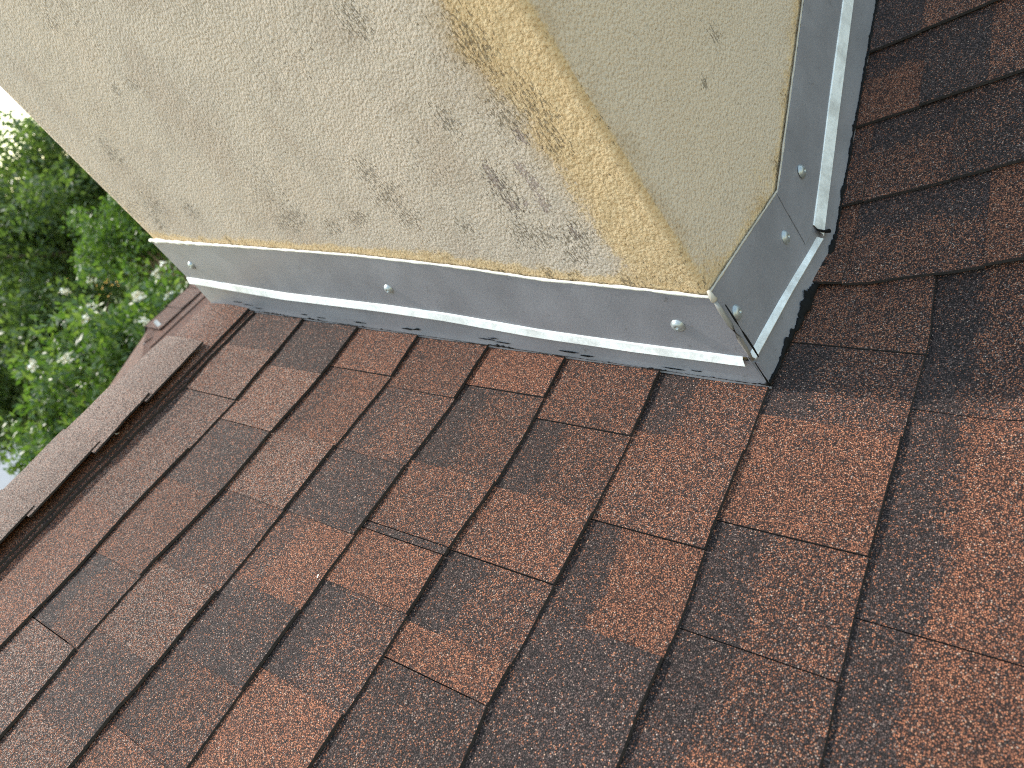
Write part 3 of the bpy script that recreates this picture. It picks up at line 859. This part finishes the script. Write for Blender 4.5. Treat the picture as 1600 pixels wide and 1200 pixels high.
for k in range(9):                                       # hip caps down to the near corner
    d0, d1 = k * 0.11, (k + 1) * 0.11
    for s in (-1, 1):
        a = Vector((RX - d0, RYW - d0, RZ - d0 * WP + 0.012)); b = Vector((RX - d1, RYW - d1, RZ - d1 * WP + 0.016))
        off = Vector((0.08, 0, -0.02)) if s > 0 else Vector((0, 0.08, -0.02))
        wslab([tuple(b + off), tuple(b), tuple(a), tuple(a + off)], 0.005)
    flush('hip_cap', 'P')
# pale metal at the ridge end
BARE = metal_material('bare_flashing', (0.42, 0.42, 0.41), 0.6, 0.1)
def flap(pts):
    V2 = [Vector(p) for p in pts] + [Vector(p) + Vector((0, 0.004, -0.004)) for p in pts]
    n = len(pts)
    F2 = [tuple(range(n)), tuple(range(n, 2 * n))[::-1]] + [(i, i + n, (i + 1) % n + n, (i + 1) % n) for i in range(n)]
    o = mesh_obj('metal_flap', V2, F2, BARE, wing); orient(o)
flap([(0.550, 3.205, 0.240), (0.572, 3.205, 0.241), (0.584, 3.245, 0.272), (0.564, 3.24, 0.270)])
flap([(0.430, 3.165, 0.212), (0.450, 3.17, 0.214), (0.464, 3.20, 0.238), (0.446, 3.195, 0.236)])

# =================================================================== house body, ground
GZ = -3.7
BODY = plain('house_stucco', (0.55, 0.50, 0.42), 0.9, 0.3, nscale=6, namt=0.12)
def box(name, x0, x1, y0, y1, z0, z1, mat, parent=None):
    V = [(x, y, z) for z in (z0, z1) for (x, y) in ((x0, y0), (x1, y0), (x1, y1), (x0, y1))]
    F = [(3, 2, 1, 0), (4, 5, 6, 7), (0, 1, 5, 4), (1, 2, 6, 5), (2, 3, 7, 6), (3, 0, 4, 7)]
    return mesh_obj(name, V, F, mat, parent)
house = tag(empty('house', (0, 1, GZ)), 'stucco house body below the shingle roof', 'house')
box('wall', -3.6, 3.4, -2.2, 4.2, GZ, -1.15, BODY, house)

def ground_mat():
    g = NT('lawn')
    tc = g.n('ShaderNodeTexCoord')
    n1 = g.n('ShaderNodeTexNoise', _Scale=0.6, _Detail=6.0); g.l(tc.outputs['Object'], n1.inputs['Vector'])
    n2 = g.n('ShaderNodeTexNoise', _Scale=14.0, _Detail=6.0); g.l(tc.outputs['Object'], n2.inputs['Vector'])
    c = g.ramp(n1.outputs[0], [(0.3, (0.05, 0.075, 0.022)), (0.6, (0.09, 0.11, 0.04)), (0.75, (0.14, 0.12, 0.07))])
    c = g.mix(1.0, c, g.math('MULTIPLY_ADD', n2.outputs[0], 0.8, 0.6), 'MULTIPLY')
    b = g.n('ShaderNodeBump', _Strength=0.6, _Distance=0.04); g.l(n2.outputs[0], b.inputs['Height'])
    g.bsdf(c, 0.95, 0.2, 0.0, b.outputs[0])
    return g.m
gn = 24
V = [((i / gn - .5) * 400, (j / gn - .5) * 400, GZ) for j in range(gn + 1) for i in range(gn + 1)]
F = [(j * (gn + 1) + i, j * (gn + 1) + i + 1, (j + 1) * (gn + 1) + i + 1, (j + 1) * (gn + 1) + i) for j in range(gn) for i in range(gn)]
tag(mesh_obj('ground', V, F, ground_mat()), 'green lawn around the houses', None, None, 'structure')
V = [(-9, 13.0, GZ + .004), (1.6, 12.4, GZ + .004), (1.9, 16.2, GZ + .004), (-9, 16.5, GZ + .004)]
tag(mesh_obj('driveway', V, [(0, 1, 2, 3)], plain('concrete', (0.36, 0.33, 0.29), 0.9, 0.3, nscale=3, namt=.15)), 'pale concrete driveway before the neighbour house', None, None, 'structure')

# =================================================================== neighbour house
nb = tag(empty('neighbour_house', (-3.0, 20, GZ)), 'pale grey roofed neighbour house far behind the ridge', 'house')
NW = plain('neighbour_wall', (0.42, 0.41, 0.38), 0.9, 0.3, nscale=2, namt=.08)
NR = plain('neighbour_roof', (0.24, 0.26, 0.30), 0.8, 0.4, nscale=18, namt=.2)
ND = plain('neighbour_fascia', (0.07, 0.07, 0.075), 0.7)
box('wall', -8.0, 1.0, 17.0, 24.0, GZ, -1.35, NW, nb)
def prism(name, pts, th, mat):
    n = len(pts)
    V = [Vector(p) for p in pts] + [Vector(p) - Vector((0, 0, th)) for p in pts]
    F = [tuple(range(n)), tuple(range(n, 2 * n))[::-1]] + [(i, i + n, (i + 1) % n + n, (i + 1) % n) for i in range(n)]
    o = mesh_obj(name, V, F, mat, nb); orient(o); return o
prism('roof_slope', [(-8.5, 16.5, -1.30), (1.5, 16.5, -1.30), (1.5, 20.5, -0.20), (-8.5, 20.5, -0.20)], 0.05, NR)
prism('roof_slope', [(-8.5, 20.5, -0.20), (1.5, 20.5, -0.20), (1.5, 24.5, -1.30), (-8.5, 24.5, -1.30)], 0.05, NR)
prism('gable_wall', [(1.0, 17.0, -1.36), (1.0, 24.0, -1.36), (1.0, 20.5, -0.3), (0.9, 20.5, -0.3)], 0.02, NW)
box('fascia', -8.5, 1.52, 16.44, 16.49, -1.50, -1.28, ND, nb)
for x in (-6.5, -4.2, -1.8, 0.0):
    w_ = box('window', x - 0.5, x + 0.5, 16.94, 16.99, GZ + 0.95, GZ + 2.05, plain('pane_dark', (0.05, 0.06, 0.07), 0.15, 0.6), nb)
    box('sill', x - 0.56, x + 0.56, 16.86, 16.985, GZ + 0.88, GZ + 0.945, NW, w_)

# =================================================================== trees and shrubs
def leaf_material(name, dark, mid, light, trans=0.45):
    g = NT(name)
    geo = g.n('ShaderNodeNewGeometry')
    tc = g.n('ShaderNodeTexCoord')
    n1 = g.n('ShaderNodeTexNoise', _Scale=1.3, _Detail=3.0); g.l(tc.outputs['Object'], n1.inputs['Vector'])
    f = g.math('ADD', g.math('MULTIPLY', geo.outputs['Random Per Island'], 0.6), g.math('MULTIPLY', n1.outputs[0], 0.5))
    c = g.ramp(f, [(0.2, dark), (0.5, mid), (0.85, light)])
    d = g.n('ShaderNodeBsdfPrincipled'); g.l(c, d.inputs['Base Color']); d.inputs['Roughness'].default_value = 0.42
    t = g.n('ShaderNodeBsdfTranslucent')
    c2 = g.mix(1.0, c, (1.5, 1.6, 0.6), 'MULTIPLY'); g.l(c2, t.inputs['Color'])
    m = g.n('ShaderNodeMixShader'); m.inputs[0].default_value = trans
    g.l(d.outputs[0], m.inputs[1]); g.l(t.outputs[0], m.inputs[2]); g.l(m.outputs[0], g.out.inputs['Surface'])
    return g.m
BARK = plain('bark', (0.16, 0.12, 0.09), 0.9, 0.3, nscale=8, namt=.4, bump=.8, bscale=25, bdist=.03)

def leaves(name, centers, n_per, spread, size, mat, parent, aspect=0.45, droop=0.3):
    """many folded leaf blades, 4 triangles each, scattered about clump centres"""
    c = np.repeat(np.asarray(centers), n_per, axis=0)
    n = len(c)
    off = rng.normal(size=(n, 3)); off /= np.linalg.norm(off, axis=1)[:, None]
    off *= (rng.random(n) ** 0.45)[:, None]
    spread = np.asarray(spread)
    if spread.ndim == 1 and len(spread) == len(centers): sp = np.repeat(spread, n_per)[:, None]
    else: sp = spread
    p = c + off * sp * np.array([1, 1, 0.8])
    d = rng.normal(size=(n, 3)) + off * 0.8; d[:, 2] -= droop
    d /= np.linalg.norm(d, axis=1)[:, None]
    u = np.cross(d, rng.normal(size=(n, 3))); u /= np.linalg.norm(u, axis=1)[:, None]
    w = np.cross(d, u)
    s = size * rng.uniform(0.6, 1.3, n)[:, None]
    a, b = p, p + d * s
    m = p + d * s * 0.5
    l = m + u * s * aspect * 0.5 + w * s * 0.08
    r = m - u * s * aspect * 0.5 + w * s * 0.08
    V = np.stack([a, l, b, r], 1).reshape(-1, 3)
    me = bpy.data.meshes.new(name)
    me.vertices.add(4 * n); me.vertices.foreach_set('co', V.astype(np.float32).ravel())
    idx = np.arange(n)[:, None] * 4
    tri = np.concatenate([idx + np.array([[0, 2, 1]]), idx + np.array([[0, 3, 2]])], 1).reshape(-1)
    me.loops.add(6 * n); me.loops.foreach_set('vertex_index', tri.astype(np.int32))
    me.polygons.add(2 * n); me.polygons.foreach_set('loop_start', np.arange(0, 6 * n, 3, dtype=np.int32))
    me.update(calc_edges=True); me.validate()
    me.materials.append(mat)
    o = bpy.data.objects.new(name, me); col.objects.link(o); o.parent = parent
    if parent: o.matrix_parent_inverse = parent.matrix_basis.inverted()
    return o

def crown_points(center, radii, n, shell=0.55, lump=0.35, seed=0):
    out = []
    while len(out) < n:
        d = rng.normal(size=3); d /= np.linalg.norm(d)
        k = 1 + lump * noise.noise(Vector(d * 1.9) + Vector((seed, 0, 0)))
        r = (shell + (1 - shell) * rng.random()) * k
        out.append(np.array(center) + d * np.array(radii) * r)
    return out

def tree(name, label, base, center, radii, n_clump, n_leaf, spread, size, mat, group=None, stems=1, shell=0.4, lump=0.45, seed=0, cat='tree', aspect=0.45):
    root = tag(empty(name, base), label, cat, group)
    pts = crown_points(center, radii, n_clump, shell, lump, seed)
    leaves('crown', pts, n_leaf, spread * rng.uniform(0.6, 1.35, n_clump), size, mat, root, aspect)
    # trunk(s) and limbs
    V, F = [], []
    def add(path, rad, ns=7):
        v, f = tube(path, rad, ns)
        b = len(V); V.extend(v); F.extend([tuple(i + b for i in q) for q in f])
    b0 = Vector(base); c0 = Vector(center)
    R0 = 0.09 * max(radii) if stems == 1 else 0.035
    for s in range(stems):
        sb = b0 + Vector((random.uniform(-.15, .15), random.uniform(-.15, .15), 0)) * (stems > 1)
        fork = b0.lerp(c0, 0.65) + Vector((random.uniform(-.3, .3) * radii[0] * .6, random.uniform(-.3, .3) * radii[1] * .6, 0))
        mid = sb.lerp(fork, 0.5) + Vector((random.uniform(-.1, .1), random.uniform(-.1, .1), 0))
        add([sb, sb.lerp(mid, .4), mid, fork], [R0 * 1.25, R0, R0 * .85, R0 * .65])
        for q in random.sample(pts, min(len(pts), 16 if stems == 1 else 7)):
            q = Vector(q); mm = fork.lerp(q, 0.5) + Vector((random.uniform(-.1, .1), random.uniform(-.1, .1), .08)) * radii[0]
            add([fork, mm, q], [R0 * .45, R0 * .25, R0 * .06], 5)
    mesh_obj('trunk', V, F, BARK, root, smooth=True)
    return root, pts

def at(az, el, d):
    a, e = R(az), R(el)
    return (CAM.x + d * math.cos(e) * math.sin(a), CAM.y + d * math.cos(e) * math.cos(a), CAM.z + d * math.sin(e))
LM_OAK = leaf_material('oak_leaf', (0.05, 0.085, 0.032), (0.085, 0.135, 0.05), (0.13, 0.18, 0.075), 0.5)
LM_OAK2 = leaf_material('bright_leaf', (0.04, 0.085, 0.018), (0.075, 0.14, 0.03), (0.12, 0.19, 0.05), 0.45)
LM_MYR = leaf_material('myrtle_leaf', (0.035, 0.075, 0.018), (0.075, 0.14, 0.035), (0.16, 0.22, 0.075), 0.42)

def on_ground(p): return (p[0], p[1], GZ)
GRP = 'trees beyond the ridge'
c = at(19.5, 4.8, 17.0)
tree('oak_tree', 'tall dark green tree whose top meets the sky beside the chimney edge', on_ground(c), c, (2.6, 2.6, 1.75), 330, 90, 0.42, 0.14, LM_OAK, GRP, shell=0.25, seed=2)
c = at(10.5, -0.6, 15.0)
tree('oak_tree', 'dark shady tree at the left edge behind the flowering shrub', on_ground(c), c, (1.9, 1.9, 1.35), 220, 90, 0.36, 0.13, LM_OAK, GRP, shell=0.25, seed=5)
c = at(20.0, 0.9, 11.5)
tree('young_tree', 'bright green small tree showing just left of the flashing corner', on_ground(c), c, (0.75, 0.75, 0.75), 70, 120, 0.20, 0.065, LM_OAK2, GRP, shell=0.3, seed=8)
c = at(14.0, 4.4, 21.0)
tree('oak_tree', 'hazy mid green tree farthest behind, left of the tall one', on_ground(c), c, (2.7, 2.7, 1.7), 230, 90, 0.5, 0.16, LM_OAK2, GRP, shell=0.3, seed=11)

# crape myrtle with cream panicles
c = at(13.2, -6.9, 7.4)
root, pts = tree('flowering_shrub', 'tall leafy shrub dotted with cream white flower clusters behind the ridge', on_ground(c), c, (1.22, 1.1, 0.92), 330, 70, 0.15, 0.07, LM_MYR, None, stems=5, shell=0.45, lump=0.4, seed=3, cat='shrub', aspect=0.5)
FLW = NT('cream_petals')
gi = FLW.n('ShaderNodeNewGeometry')
fc = FLW.ramp(gi.outputs['Random Per Island'], [(0.0, (0.62, 0.58, 0.42)), (0.5, (0.78, 0.76, 0.64)), (1.0, (0.85, 0.84, 0.78))])
FLW.bsdf(fc, 0.7, 0.3)
cand = sorted(pts, key=lambda p: -(p[2] - c[2]) / 0.92 + (p[1] - c[1]) / 1.1 * 0.8 + random.uniform(-.5, .5))
for q in cand[:14]:
    d = np.array(q) - np.array(c); d /= np.linalg.norm(d / np.array([1.22, 1.1, .92]))
    pc = np.array(c) + d * 1.06 + np.array([0, 0, 0.03])
    o = leaves('flower_cluster', [pc], 22, np.array([0.036]), 0.032, FLW.m, root, 0.9, 0)

# the wood that closes the view
pts = []
for az in np.arange(-26, 62, 1.4):
    for el in (-3.0, -0.5, 1.6, 3.6):
        pts.append(at(az + random.uniform(-.9, .9), el + random.uniform(-.9, .9) * 1.0, random.uniform(30, 42)))
w_ = leaves('far_wood', pts, 420, np.full(len(pts), 1.5), 0.21, LM_OAK, None, 0.6)
tag(w_, 'dark green far wood behind the trees', 'wood', None, 'stuff')
